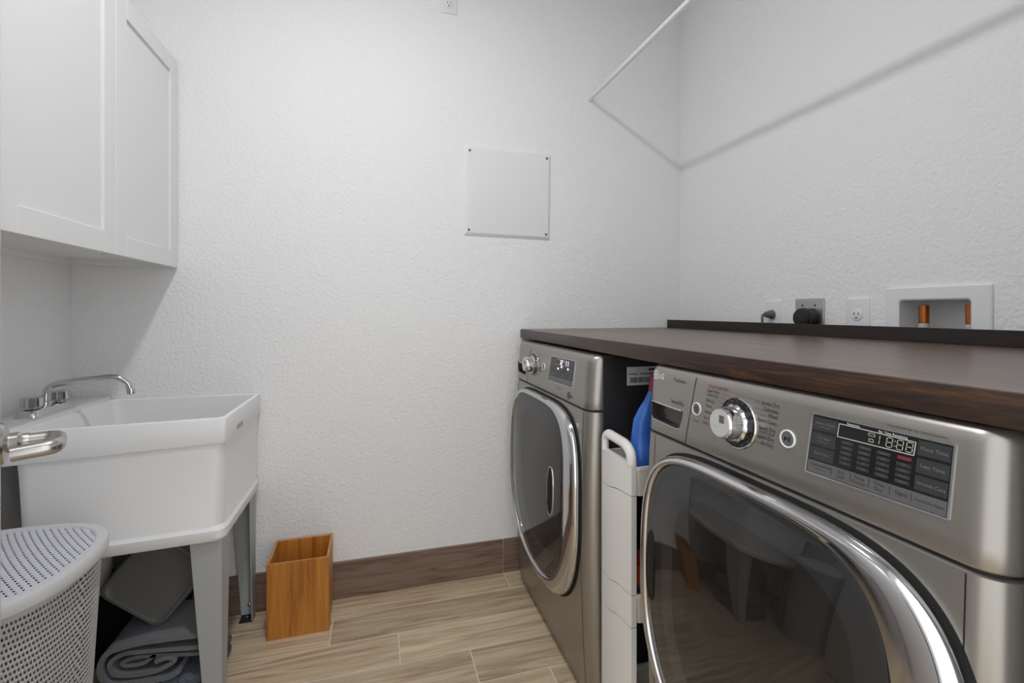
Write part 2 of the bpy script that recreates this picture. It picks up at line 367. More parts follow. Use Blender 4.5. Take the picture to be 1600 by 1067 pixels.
# drain trap under the tub
dp = thing('drain_pipe', 'white plastic drain pipe and trap hanging under the sink tub', 'pipe', (-.795, 1.70, .20))
new_obj('tailpiece', MB().lathe([(.0205, .468), (.0205, .372)], (-.795, 1.70, 0), n=28), 'pvc', dp, world=True)
new_obj('slip_nut', MB().lathe([(.027, .395), (.030, .392), (.030, .368), (.026, .365)], (-.795, 1.70, 0), n=12), 'pvc', dp, world=True)
new_obj('trap', MB().tube(smooth_path([(-.795, 1.70, .372), (-.795, 1.70, .265), (-.895, 1.715, .265), (-.895, 1.715, .345), (-.984, 1.72, .350)], .055, 10), .0265, 22), 'pvc', dp, world=True)

# ------------------------------------------------------------------ things under the sink
bg = thing('storage_bag', 'black soft fabric bag slumped behind the folded towel under the sink', 'bag', (-.80, 1.83, 0))
def blob(x0, x1, y0, y1, z1, seed, n=28):
    rnd = random.Random(seed); ph = [rnd.uniform(0, 6) for _ in range(6)]; rings = []
    for z, k in ((.001, .9), (.02, 1), (z1*.5, .98), (z1*.82, .90), (z1*.96, .74), (z1, .4)):
        rg = []
        for x, y in superell((x0+x1)/2, (y0+y1)/2, (x1-x0)/2*k, (y1-y0)/2*k, (y1-y0)/2*k, 4, 4, n):
            a = atan2(y-(y0+y1)/2, x-(x0+x1)/2); w = 1+.012*sin(3*a+ph[0]+z*20)
            rg.append(((x-(x0+x1)/2)*w+(x0+x1)/2, (y-(y0+y1)/2)*w+(y0+y1)/2, z + (.008*sin(2*a+ph[1]) if z > .05 else 0)))
        rings.append(rg)
    return MB().loft(rings)
new_obj('body', blob(-.968, -.60, 1.752, 1.90, .25, 3), 'bag', bg, world=True)
new_obj('strap', MB().tube([(-.75+.08*cos(a), 1.80, .235+.05*sin(a)*.6) for a in [pi*k/12 for k in range(13)]], .006, 8, flat=2), 'bag', bg, world=True)

bm_ = thing('bath_mat', 'blue grey bath mat folded flat on the floor under the towel', 'mat', (-.62, 1.63, 0))
for z0, z1, y0 in ((.0, .030, 1.545), (.031, .060, 1.552)):
    new_obj('fold', MB().box(-.742, -.452, y0, 1.735, z0, z1, .013, 3), 'mat', bm_, world=True)
tw = thing('folded_towel', 'dark grey towel folded in thick layers beneath the grey bucket', 'towel', (-.62, 1.63, .06))
def ribbon(path, th, y0, y1, skew=0):
    """thick cloth: path in (x,z), extruded along y"""
    P = [Vector((p[0], p[1])) for p in path]; up, dn = [], []
    for i, p in enumerate(P):
        t = (P[min(i+1, len(P)-1)]-P[max(i-1, 0)]).normalized(); n = Vector((-t.y, t.x)); up.append(p+n*th/2); dn.append(p-n*th/2)
    loop = up + dn[::-1]
    return MB().loft([[(q.x+skew*(y-y0), y+dy, q.y) for q in loop] for y, dy in ((y0, 0), ((y0+y1)/2, 0), (y1, 0))])
def s3(pts, r=.03): return [(p.x, p.z) for p in smooth_path([(-.47+(a+.47)*.76, 0, b) for a, b in pts], r, 7)]
outer = s3([(-.470, .176), (-.560, .181), (-.700, .184), (-.790, .172), (-.812, .130), (-.790, .080), (-.700, .073), (-.590, .073), (-.560, .086)], .035)
tw1 = new_obj('outer_fold', ribbon(outer, .014, 1.545, 1.725), 'towel', tw, world=True)
inner = s3([(-.478, .140), (-.520, .142), (-.620, .152), (-.740, .160), (-.784, .142), (-.772, .104), (-.700, .092), (-.620, .095), (-.570, .116), (-.600, .128), (-.640, .120)], .028)
new_obj('inner_fold', ribbon(inner, .012, 1.550, 1.720), 'towel', tw, world=True)
core = s3([(-.475, .118), (-.520, .120), (-.600, .130), (-.700, .140), (-.748, .132), (-.738, .120), (-.680, .116), (-.640, .138)], .02)
new_obj('core_fold', ribbon(core, .010, 1.556, 1.715), 'towel', tw, world=True)

bk = thing('bucket', 'grey plastic bucket tipped over on top of the folded towel', 'bucket')
def sq(h, r, n=5): return rrect(-h, h, -h, h, r, n)
bkm = MB()
prof = [(.070, .004), (.082, .003), (.085, 0), (.091, .001), (.0945, .008), (.099, .105), (.103, .107), (.103, .113), (.098, .113), (.0955, .105), (.091, .014), (.070, .010)]
bkm.loft([[(x, y, z) for x, y in sq(h, h*.28)] for h, z in prof])
bo = new_obj('body', bkm, 'bucket', bk)
new_obj('rim_band', MB().loft([[(x, y, z) for x, y in sq(h, h*.28)] for h, z in ((.0980, .085), (.1010, .087), (.1015, .095), (.0985, .097))], False, False), 'bucket', bk)
ax = Vector((-.10, .97, -.12)).normalized()           # from the base of the bucket towards its mouth
q = ax.to_track_quat('Z', 'Y'); bk.rotation_mode = 'QUATERNION'
bk.rotation_quaternion = q @ Euler((0, 0, math.radians(-50))).to_quaternion(); bk.location = (-.624, 1.620, .318); bk.scale = (1.08, 1.08, 1.0)

# ------------------------------------------------------------------ laundry hamper
hp = thing('laundry_hamper', 'light grey woven plastic laundry hamper with perforated lid beside the door handle', 'hamper', (-.775, 1.185, 0))
HX, HY, HA, HN = -.775, 1.185, .203, 2.6
def hring(a, z, N=96): return [(x, y, z) for x, y in superell(HX, HY, a, a, a, HN, HN, N)]
ZH = .600
new_obj('lid_rim', MB().loft([hring(HA-.012, ZH-.026), hring(HA-.001, ZH-.026), hring(HA, ZH-.02), hring(HA, ZH-.006), hring(HA-.003, ZH-.001), hring(HA-.008, ZH), hring(HA-.021, ZH-.0005), hring(HA-.024, ZH-.004), hring(HA-.024, ZH-.008), hring(HA-.012, ZH-.012)], True, True), 'hamper', hp, world=True, angle=40)
# the lid rim mesh above is closed like a tray: the perforated panel lies on it
pn = MB(); ca, sa = cos(math.radians(-52)), sin(math.radians(-52)); du, dv = .0044, .0028
def inside(x, y, a): return (abs(x-HX)/a)**HN + (abs(y-HY)/a)**HN < 1
vid = {}
def gv(i, j):
    if (i, j) not in vid:
        u, v = i*du, j*dv; v2 = v + .25*u*u; x, y = HX+u*ca-v2*sa, HY+u*sa+v2*ca
        vid[(i, j)] = len(pn.v); pn.v.append((x, y, ZH-.0022))
    return vid[(i, j)]
for i in range(-54, 55):
    for j in range(-90, 91):
        if j % 4 == 0 and i % 3 != ((j//4) % 2): continue      # slit
        u, v = (i+.5)*du, (j+.5)*dv; v2 = v+.25*u*u; x, y = HX+u*ca-v2*sa, HY+u*sa+v2*ca
        if inside(x, y, HA-.021): pn.f.append((gv(i, j), gv(i+1, j), gv(i+1, j+1), gv(i, j+1)))
po = new_obj('lid_panel', pn, 'hamper_panel', hp, world=True, fix=False)
sm = po.modifiers.new('thickness', 'SOLIDIFY'); sm.thickness = .0018; sm.offset = -1
new_obj('lid_slit_shade', MB().loft([hring(HA-.024, ZH-.0075), hring(HA-.03, ZH-.0070)], True, True), 'black', hp, world=True)  # black sheet stands in for the shade inside the hamper, seen through slits
# woven wall: staggered openings, strands bulging in and out
wv = MB(); NC, rows = 340, 98; zt, zb = ZH-.026, .012
def hp_pt(c, z):
    k = (z-zb)/(zt-zb); a = .158+.032*k**.8
    t = 2*pi*c/NC; cc, ss = cos(t), sin(t)
    return HX+a*math.copysign(abs(cc)**(2/HN), cc), HY+a*math.copysign(abs(ss)**(2/HN), ss), t
for rI in range(rows+1):
    z = zb+(zt-zb)*rI/rows
    for c_ in range(NC):
        x, y, t = hp_pt(c_, z)
        d = .0010*(1 if (c_+rI//2) % 2 else -1) if 4 < rI < rows-2 else 0
        wv.v.append((x+d*cos(t), y+d*sin(t), z))
for rI in range(rows):
    for c_ in range(NC):
        if 4 < rI < rows-3 and rI % 2 == 0 and (c_+(rI//2)) % 2 == 0: continue
        k = (c_+1) % NC; wv.f.append((rI*NC+c_, rI*NC+k, (rI+1)*NC+k, (rI+1)*NC+c_))
bo = new_obj('woven_body', wv, 'hamper_body', hp, world=True, fix=False)
sm = bo.modifiers.new('thickness', 'SOLIDIFY'); sm.thickness = .002; sm.offset = -1
new_obj('base', MB().loft([hring(.158, .0), hring(.160, .014)]), 'hamper_body', hp, world=True)

# ------------------------------------------------------------------ bamboo bin
bb_ = thing('waste_bin', 'square open bamboo waste bin standing against the back wall', 'bin', (-.257, 1.832, 0), math.radians(.6))
hw, hd, hh, th = .098, .0885, .256, .008
new_obj('front_panel', MB().box(-hw, hw, -hd, -hd+th, 0, hh, .0008, 1), 'bamboo', bb_)
new_obj('back_panel', MB().box(-hw, hw, hd-th, hd, 0, hh, .0008, 1), 'bamboo', bb_)
new_obj('side_panel', MB().box(-hw, -hw+th, -hd+th, hd-th, 0, hh, .0008, 1), 'bamboo_edge', bb_)
new_obj('side_panel', MB().box(hw-th, hw, -hd+th, hd-th, 0, hh, .0008, 1), 'bamboo_edge', bb_)
new_obj('bottom_panel', MB().box(-hw+th, hw-th, -hd+th, hd-th, 0, th), 'bamboo', bb_)

# ------------------------------------------------------------------ washer and dryer
WD, CR = .70, .042
def yf(z): return .018*((z-.5)/.47)**2             # gentle bow of the front, local y (inward positive)
def plan(x0, x1, yfr, yb, r, n=8):
    return rrect(x0, x1, yfr, yb, (r, r, .008, .008), n)
def on(x, z, off=0):                               # a point on the front skin (rounded at both corners), raised by off
    e = CR-min(x, WD-x)
    return (x, yf(z)-off+(CR-sqrt(max(CR**2-e*e, 0)) if e > 0 else 0), z)
def conf(mb, x0, z0, off=.0006, sx=1):             # lay flat lettering on the front skin
    return mb.map(lambda a, b, c_: on(x0+a*sx, z0+b, off+c_))
def strip(pts, w, off, th=.0006):
    """thin raised line along a polyline in (x,z)"""
    g = MB()
    for (a, b), (c_, d_) in zip(pts[:-1], pts[1:]):
        n = 5; t = Vector((c_-a, d_-b)).normalized(); nn = Vector((-t.y, t.x))*w/2
        rings = []
        for k in range(n+1):
            x, z = a+(c_-a)*k/n, b+(d_-b)*k/n
            rings.append([on(x+nn.x, z+nn.y, off), on(x+nn.x, z+nn.y, off+th), on(x-nn.x, z-nn.y, off+th), on(x-nn.x, z-nn.y, off)])
        g.loft(rings)
    return g
def quadskin(c, off, n=8):
    """panel lying on the front skin; c = four (x,z) corners tl tr br bl"""
    g = MB(); rings = []
    for k in range(n+1):
        t = k/n; l = Vector(c[0]).lerp(Vector(c[3]), t); r_ = Vector(c[1]).lerp(Vector(c[2]), t); rings.append([on(l.x+(r_.x-l.x)*j/4, l.y+(r_.y-l.y)*j/4, off) for j in range(5)] )
    g.loft(rings, False, False, closed=False); return g
def seg_digit(ch, x, z, w, h, t):
    segs = {'0': 'abcdef', '1': 'bc', '2': 'abged', '8': 'abcdefg'}[ch]; P = []
    pos = {'a': ((0, h), (w, h)), 'b': ((w, h), (w, h/2)), 'c': ((w, h/2), (w, 0)), 'd': ((0, 0), (w, 0)), 'e': ((0, h/2), (0, 0)), 'f': ((0, h), (0, h/2)), 'g': ((0, h/2), (w, h/2))}
    g = MB()
    for s_ in segs:
        (a, b), (c_, d_) = pos[s_]; m_ = .12
        a2, b2, c2, d2 = a+(c_-a)*m_, b+(d_-b)*m_, c_-(c_-a)*m_, d_-(d_-b)*m_
        q_ = strip([(x+a2+.12*b2, z+b2), (x+c2+.12*d2, z+d2)], t, .0016, .0004); g.add(q_.v, q_.f)
    return g
def outline(c, w, off, th=.001): return strip([c[0], c[1], c[2], c[3], c[0]], w, off, th)
def merge(*ms):
    g = MB()
    for m_ in ms: g.add(m_.v, m_.f)
    return g
def inset(P, l, r_, t, b):
    x0, x1 = min(p[0] for p in P), max(p[0] for p in P); z0, z1 = min(p[1] for p in P), max(p[1] for p in P)
    nx0, nx1, nz0, nz1 = x0+l, x1-r_, z0+b, z1-t
    return [(nx0+(p[0]-x0)/(x1-x0)*(nx1-nx0), nz0+(p[1]-z0)/(z1-z0)*(nz1-nz0)) for p in P]
def machine(name, label, cat, X, Y, dryer, k=1.0):
    global WD, CR
    WD, CR = (.667, .034) if dryer else (.70, .042)
    DOOR_O = superell(.3415, .51, .3125, .311, .312, 4.2, 2.35, 128) if dryer else superell(.3475, .51, .3185, .311, .312, 4.2, 2.35, 128)
    DOOR_I = inset(DOOR_O, .024, .068 if dryer else .074, .016, .030)
    lift = 1.11*(1-k)                              # a machine on raised levelling feet
    m = thing(name, label, cat, (X, Y, lift), -pi/2); m.scale = (k, k, k); zf = -lift/k
    DEP = .745 if not dryer else .70
    # cabinet: lofted shell with rounded front corners
    rings = []
    for z in [.03+.798*k/14 for k in range(15)]:
        rings.append([(x, y, z) for x, y in plan(0, WD, yf(z), DEP, CR)])
    rings = [[(p[0]*.985+.005, p[1]+.006, .022) for p in rings[0]]] + rings + [[(.003+(p[0])*.9915, p[1]+.003, .8300) for p in rings[-1]]]
    new_obj('cabinet', MB().loft(rings), 'steel', m, angle=40)
    # dark gap under the control panel and around the door
    new_obj('seam', MB().loft([[(x, y, z) for x, y in plan(.004, WD-.004, yf(.83)+.004, DEP-.004, CR-.002)] for z in (.829, .835)]), 'void', m)
    # control panel
    rings = []
    for z, i in ((.8335, .004), (.8345, .0015), (.837, 0), (.86, 0), (.89, 0), (.92, 0), (.95, 0), (.966, .0003), (.974, .002), (.980, .0055), (.984, .011), (.9855, .019), (.986, .03)):
        rings.append([(x, y, z) for x, y in plan(i*.6, WD-i*.6, yf(min(z, .97))+i, .10, CR-i*.3)])
    pan = MB().loft(rings)
    PULL = [(.021, .903), (.139, .899), (.1385, .885), (.130, .862), (.120, .8585), (.034, .8625), (.0225, .872)]
    po = new_obj('control_panel', pan, 'steel', m, angle=40)
    cut = MB().loft([[(x, -.05, z) for x, z in PULL], [(x, .034, z) for x, z in PULL]])
    co = new_obj('cutter', cut, 'void', m); bo_ = po.modifiers.new('b', 'BOOLEAN'); bo_.operation = 'DIFFERENCE'; bo_.solver = 'EXACT'; bo_.object = co
    dg = bpy.context.evaluated_depsgraph_get(); me = bpy.data.meshes.new_from_object(po.evaluated_get(dg)); po.modifiers.clear(); po.data = me
    if len(me.materials) == 0: me.materials.append(M['steel'])
    while len(me.materials) > 1: me.materials.pop()
    me.polygons.foreach_set('material_index', [0]*len(me.polygons))
    me.polygons.foreach_set('use_smooth', [True]*len(me.polygons)); me.set_sharp_from_angle(angle=math.radians(40))
    bpy.data.objects.remove(co, do_unlink=True)
    # top deck and side skins, shade put into their steel colour
    new_obj('top_panel', MB().box(.006, WD-.006, .10, DEP-.002, .8355, .9835, .006), 'steel_shaded', m)
    for xs_ in (-.0012, WD-.0008):
        new_obj('side_panel', MB().box(xs_, xs_+.002, .052, DEP-.004, .04, .9795, .0006, 1), 'steel_shaded', m)
    em = rrect(.24, .66, .28, .86, .14, 10)
    for xs_, d_ in ((-.0012, -1), (WD+.0012, 1)):
        new_obj('pressed_panel', MB().loft([[(xs_, y, z) for y, z in em], [(xs_+d_*.0028, .45+(y-.45)*.975, .57+(z-.57)*.98) for y, z in em]], False, True), 'steel_shaded', m, angle=25)
    for xs_ in (.045, WD-.034): new_obj('corner_seam', strip([(xs_, .05), (xs_, .3), (xs_, .6), (xs_, .826)], .0014, .0001, .0002), 'void', m)
    # detergent / dispenser drawer on the panel
    dw = new_obj('drawer_pull', MB().loft([[(.08+(x-.08)*k, y, .881+(z-.881)*k) for x, z in PULL] for k, y in ((1.0, yf(.88)+.001), (.985, .020), (.93, .030), (.5, .0325))], False, True), 'pocket', m, angle=60)
    new_obj('pull_lip', MB().tube([on(.024+(.112)*k/8, .9015-.0022*k/8, .0012) for k in range(9)], .0022, 8), 'chrome', dw)
    new_obj('pull_frame', strip([(.0205, .903), (.0225, .872), (.034, .8618), (.120, .8578), (.131, .8615)], .0016, .0002, .001), 'chrome', dw)
    new_obj('drawer_seam', strip([(.1755, .981-.006), (.1515, .8355)], .0016, .0001, .0003), 'void', m)
    # door: black gap, chrome ring, smoked glass
    gapP = inset(DOOR_O, -.0045, -.0045, -.004, -.006)
    new_obj('door_gap', MB().loft([[on(x, min(z, .8285), .0008) for x, z in gapP], [on(x, z, .0012) for x, z in inset(DOOR_O, .006, .006, .006, .006)]], False, False), 'void', m)
    d = new_obj('door', MB().loft([[on(x, z, o_) for x, z in P] for P, o_ in (
        (inset(DOOR_O, .004, .004, .004, .004), .001), (DOOR_O, .008), (inset(DOOR_O, .0005, .0005, .0005, .0005), .016), (inset(DOOR_O, .004, .006, .003, .005), .0225), (inset(DOOR_O, .009, .016, .006, .012), .0265),
        (inset(DOOR_O, .016, .045, .010, .022), .0285), (inset(DOOR_O, .022, .070, .0145, .0285), .0270), (DOOR_I, .0245), (inset(DOOR_I, .002, .002, .002, .002), .020))], False, False), 'chrome', m, angle=60)
    gx, gz = (min(p[0] for p in DOOR_I)+max(p[0] for p in DOOR_I))/2, (min(p[1] for p in DOOR_I)+max(p[1] for p in DOOR_I))/2
    gl = MB(); rings = []
    for t in (1.0, .985, .95, .9, .83, .74, .64, .52, .4, .28, .16, .06):
        o_ = .0225 + .026*(1-t**2.2) + (.0 if t < 1 else -.002)
        rings.append([on(gx+(x-gx)*t, gz+(z-gz)*t, o_) for x, z in DOOR_I])
    gl.loft(rings, False, True)
    new_obj('door_glass', gl, 'door_glass', d, angle=60)
    bw = MB(); rings = []
    for t, o_ in ((.99, .010), (.93, .012), (.90, .016), (.80, .017), (.77, .006), (.70, -.03), (.55, -.055), (.3, -.07)):
        rings.append([on(gx+(x-gx)*t, gz+(z-gz)*t, o_) for x, z in DOOR_I])
    bw.loft(rings, False, True)
    new_obj('inner_bowl', bw, 'bowl', d, angle=30)
    # grip recess in the glass edge
    hs, zc = (.082, .555) if dryer else (.520, .555)
    def go(x, z):      # height of the glass at a point
        dx, dz = abs(x-gx)/(.5*(max(p[0] for p in DOOR_I)-min(p[0] for p in DOOR_I))), abs(z-gz)/(.5*(max(p[1] for p in DOOR_I)-min(p[1] for p in DOOR_I)))
        t = min(1, (dx**3+dz**3)**(1/3)); return .0225+.026*(1-t**2.2)
    gp = superell(hs, zc, .019, .075, .075, 2.4, 2.4, 40)
    gr = MB().loft([[on(x, z, go(x, z)+o_) for x, z in inset(gp, k, k, k, k)] for k, o_ in ((-.002, -.002), (-.001, .0022), (.001, .003), (.003, .0015))], False, False)
    new_obj('grip_frame', gr, 'chrome' if not dryer else 'gloss_black', d)
    new_obj('grip', MB().loft([[on(x, z, go(x, z)+o_) for x, z in inset(gp, k, k*1.4, k, k)] for k, o_ in ((.002, .0012), (.006, .0016), (.012, .003), (.0165, .0035))], False, True), 'void', d)
    # knob with dial ring
    kx, kz = (.293, .910) if dryer else (.226, .910)
    tl = -math.atan(2*.018*(kz-.5)/.47**2); ax_ = Vector((0, -cos(tl), -sin(tl))); ko = Vector(on(kx, kz, 0))
    kn = new_obj('knob', MB().lathe([(.0285, .004), (.0275, .030), (.0262, .036), (.0245, .0385), (.010, .039)], ko, ax_, 48), 'chrome', m, angle=50)
    new_obj('dial_plate', MB().lathe([(.0430, 0), (.0430, .0022), (.034, .003), (.020, .003)], ko, ax_, 48), 'gloss_black', kn)
    new_obj('dial_ring', MB().lathe([(.0450, .0), (.0450, .0018), (.0438, .0034), (.0424, .003)], ko, ax_, 48, False, False), 'chrome', kn)
    g = MB(); N = 48
    u_ = Vector((1, 0, 0)); w_ = ax_.cross(u_)
    g.loft([[ko+ax_*h + (u_*cos(2*pi*k/N)+w_*sin(2*pi*k/N))*r_*(1 if (k//2) % 2 else .955) for k in range(N)] for r_, h in ((.0335, .003), (.0335, .009), (.0300, .013))])
    new_obj('knob_collar', g, 'chrome', kn, angle=20)
    fp = lambda a, b, c_: ko + ax_*(.0391+c_) + u_*a + Vector((0, -sin(tl)*-1*0, 1))*b
    new_obj('knob_face', MB().lathe([(.0235, .0385), (.0235, .0395), (.010, .0396)], ko, ax_, 40), 'silver', kn)
    new_obj('knob_mark', MB().box(.001, .012, 0, .001, 0, .013).map(lambda a, b, c_: ko+ax_*(.0392+b)+u_*a+Vector((0, 0, 1))*(c_+.001)), 'keyrow', kn, smooth=False)
    new_obj('knob_lettering', text('Power', .0072, 'CENTER').map(lambda a, b, c_: ko+ax_*.0401+u_*a+Vector((0, 0, 1))*(b-.009)), 'ink', kn, smooth=False, fix=False)
    tk = MB()
    for a in [pi*(.1+.8*k/8)*s_ for k in range(9) for s_ in (1,)]+[-pi*(.1+.8*k/6) for k in range(7)]:
        p = ko+ax_*.0031+(u_*cos(a)+w_*sin(a))*.0385; tk.add([p+u_*.0009, p+w_*.0009, p-u_*.0009, p-w_*.0009], [(0,1,2,3)])
    new_obj('dial_marks', tk, 'ink_light', kn, smooth=False)
    # round buttons
    def button(nm, x, z, r_, ring_):
        o_ = Vector(on(x, z, 0))
        b_ = new_obj(nm, MB().lathe([(r_*.84, 0), (r_*.84, .0015), (r_*.5, .0022), (.0004, .0023)], o_, ax_, 32), 'keyrow', m)
        new_obj('button_ring', MB().lathe([(r_, 0), (r_, .0022), (r_*.93, .003), (r_*.84, .0022), (r_*.82, .001)], o_, ax_, 32, False, False), ring_, b_)
        return o_
    if dryer:
        button('power_button', .183, .913, .0128, 'ink_white'); button('start_button', .400, .910, .0140, 'ink_white')
        sb = MB().add([(-.005, .004, 0), (-.005, -.004, 0), (.001, 0, 0)], [(0,1,2)]).add([(.002, .004, 0), (.002, -.004, 0), (.0032, -.004, 0), (.0032, .004, 0)], [(0,1,2,3)]).add([(.0045, .004, 0), (.0045, -.004, 0), (.0057, -.004, 0), (.0057, .004, 0)], [(0,1,2,3)])
        new_obj('button_symbol', conf(sb, .400, .910, .0029), 'void', m, smooth=False, fix=False)
        pw = MB().lathe([(.0042, 0), (.0034, 0)], (0, 0, 0), (0, 0, 1), 20, False, False); pw.box(-.0004, .0004, .001, .006, 0, .0001)
        new_obj('button_symbol', conf(pw, .183, .913, .0029), 'void', m, smooth=False, fix=False)
    else:
        button('start_button', .330, .913, .0125, 'ink_white'); button('power_button', .150, .913, .0115, 'ink_white')
    # display
    cn = [(.442, .959), (.619, .960), (.6155, .8765), (.434, .8715)] if dryer else [(.400, .958), (.596, .961), (.586, .880), (.382, .874)]
    dp_ = new_obj('display', quadskin(cn, .0008), 'gloss_black', m, fix=False)
    new_obj('display_frame', outline(cn, .0022, .0, .0018), 'chrome', dp_)
    lx = lambda u, v: (Vector(cn[0]).lerp(Vector(cn[1]), u)).lerp(Vector(cn[3]).lerp(Vector(cn[2]), u), v)
    cell = lambda u0, u1, v0, v1, o_: quadskin([lx(u0, v0), lx(u1, v0), lx(u1, v1), lx(u0, v1)], o_, 3)
    new_obj('key_row', cell(.012, .988, .775, .982, .0011), 'keyrow', dp_, fix=False)
    for v0 in (.05, .30, .54):
        new_obj('touch_key', cell(.015, .225, v0, v0+.21, .0011), 'key', dp_, fix=False); new_obj('touch_key', cell(.795, .985, v0-.01, v0+.20, .0011), 'key', dp_, fix=False)
    for col in range(4):
        for rw in range(5):
            if col == 3 and rw == 0: continue
            u0 = .255+.135*col; v0 = .325+.082*rw+.004*col; new_obj('indicator', cell(u0+.012, u0+.108, v0, v0+.055, .0011), 'key', dp_, fix=False)
    new_obj('lit_indicator', cell(.675, .765, .325, .375, .0012), mat('dim_red', (110, 44, 50), .4), dp_, fix=False)
    lc = [lx(.235, .075), lx(.78, .085), lx(.775, .275), lx(.232, .285)]
    new_obj('time_frame', outline(lc, .0012, .0011, .0004), 'ink_light', dp_)
    c_ = []; w_d, h_d = (.0068, .0118)
    if dryer:
        for ch, u in (('1', .535), ('8', .595), ('8', .665), ('8', .725)):
            p = lx(u, .245); c_.append(seg_digit(ch, p.x, p.y, w_d if ch != '1' else .002, h_d, .0008))
        for vv in (.14, .21):
            p = lx(.652, vv); c_.append(strip([(p.x-.0006, p.y), (p.x+.0006, p.y)], .001, .0014, .0004))
        p = lx(.49, .13); c_.append(outline([(p.x-.004, p.y+.0018), (p.x+.004, p.y+.0018), (p.x+.004, p.y-.0014), (p.x-.004, p.y-.0014)], .0007, .0014, .0003))
        p = lx(.49, .215); c_.append(outline([(p.x-.0028, p.y+.0018), (p.x+.0028, p.y+.0018), (p.x+.0028, p.y-.0018), (p.x-.0028, p.y-.0018)], .0007, .0014, .0003))
        new_obj('time_digits', merge(*c_), 'seg', dp_)
    else:
        for ch, u in (('1', .43), ('2', .47), ('1', .66), ('1', .74)):
            p = lx(u, .26); c_.append(seg_digit(ch, p.x, p.y, .009 if ch != '1' else .002, .0150, .0020))
        new_obj('time_digits', merge(*c_), 'led', dp_)
        p = lx(.585, .13); new_obj('lit_dot', strip([(p.x-.002, p.y), (p.x+.002, p.y)], .004, .0014, .0004), 'led_red', dp_)
        c_ = []
        for u, v in ((.36, .43), (.50, .34), (.76, .37)):
            p = lx(u, v); c_.append(strip([(p.x-.0045, p.y), (p.x+.0045, p.y)], .0055, .0014, .0004))
        new_obj('lit_lamps', merge(*c_), 'led', dp_)
    def lab(s_, u, v, size, al='CENTER'):
        p = lx(u, v); return conf(text(s_, size, al), p.x, p.y, .0014)
    if dryer:
        lb = [lab('Remaining', .345, .048, .0042), lab('Est. Time Remaining', .63, .052, .0042)]
        new_obj('display_lettering', merge(*lb), 'ink_white', dp_, smooth=False, fix=False)
        lb = [lab('Buttons Guide', .12, .14, .0052), lab('Wrinkle guard', .12, .20, .0030), lab('Anti Bed', .12, .38, .0052), lab('Reduce static', .12, .44, .0030), lab('Rack Dry', .12, .64, .0058),
              lab('More Time', .89, .15, .0062), lab('Less Time', .89, .39, .0062), lab('Wrinkle Care', .89, .64, .0054)]
        for col in range(4):
            for rw in range(5):
                if (col, rw) == (3, 0): continue
                lb.append(lab(['Heavy', 'Normal', 'Medium', 'Light', 'Off'][(rw+col) % 5], .255+.135*col+.06, .352+.082*rw+.004*col, .0030))
        new_obj('key_lettering', merge(*lb), 'ink_mid', dp_, smooth=False, fix=False)
        lb = [lab('Custom PGM', .125, .84, .0056), lab('(press 3 sec.)', .125, .90, .0030), lab('Dry', .295, .84, .0062), lab('Level', .295, .91, .0054), lab('Temp', .435, .835, .0060), lab('Control', .435, .91, .0054),
              lab('Time', .575, .835, .0066), lab('Dry', .575, .91, .0060), lab('Signal', .725, .865, .0066), lab('Damp Dry Signal', .892, .875, .0044)]
        for u in (.215, .37, .505, .648, .785): lb.append(cell(u, u+.004, .80, .93, .0014))
        new_obj('key_row_lettering', merge(*lb), 'ink', dp_, smooth=False, fix=False)
        new_obj('panel_lettering', merge(conf(text('TrueSteam', .0115, 'LEFT', 0, 0, .82), .102, .960), conf(text('SensorDry', .0125, 'LEFT', 0, 0, .8), .097, .9135),
            conf(text('Power', .0066, 'CENTER'), .182, .889), conf(text('• Press & Hold 3sec. for Control Functions', .0044, 'LEFT', 0, 0, .86), .545, .9655)), 'ink', m, smooth=False, fix=False)
        Ls = ['Super Heavy', 'Heavy Duty', 'Bulky Lg', 'Towel', 'Normal']; Lz = [.955, .947, .936, .925, .913]
        Rs = ['Jumbo Dry', 'Delicates', 'Wool', 'Sport Clean', 'Speed Dry', 'Speed Dry', 'Air Dry']; Rz = [.956, .946, .937, .927, .915, .900, .890]
        cy = [conf(text(a, .0088, 'LEFT', 0, 0, .74), .2115-.0066*(.963-z)/.07, z) for a, z in zip(Ls, Lz)]
        cy += [conf(text(a, .0095, 'RIGHT', 0, 0, .84), .3805-.008*(.956-z)/.066, z) for a, z in zip(Rs, Rz)]
        new_obj('cycle_lettering', merge(*cy), 'ink', m, smooth=False, fix=False)
        new_obj('red_lettering', merge(conf(text('STEAM SANITARY', .0088, 'LEFT', 0, 0, .78), .2125, .963), conf(text('Perm Press', .0088, 'LEFT', 0, 0, .66), .204, .901), conf(text('Steam Fresh', .0088, 'LEFT', 0, 0, .66), .203, .891)), 'ink_red', m, smooth=False, fix=False)
        new_obj('blue_lettering', conf(text('Small Load', .0088, 'RIGHT', 0, 0, .84), .3735, .9085), 'ink_blue', m, smooth=False, fix=False)
        ln = []
        for z in (.959, .950, .941, .929): ln.append(strip([(.245+.005, z-.003), (.275, z-.003-.004)], .0004, .0002, .0002))
        for z, x1 in ((.954, .345), (.944, .352), (.935, .360), (.925, .347), (.913, .352), (.898, .350), (.889, .352)): ln.append(strip([(.330, z+(.001 if z > .91 else 0)), (x1-.004, z)], .0004, .0002, .0002))
        ln.append(strip([(.272, .961), (.345, .9565)], .0004, .0002, .0002))
        new_obj('dial_lines', merge(*ln), 'ink', m, smooth=False)
        new_obj('door_symbol', conf(text('?', .010, 'CENTER'), .026, .846), 'ink', m, smooth=False, fix=False)
        lgx, lgz = .0345, .9625
    else:
        cy = [conf(text('• TrueBalance', .0085, 'LEFT', 0, 0, .8), .455, .8615)]
        lgx, lgz = .560, .8535
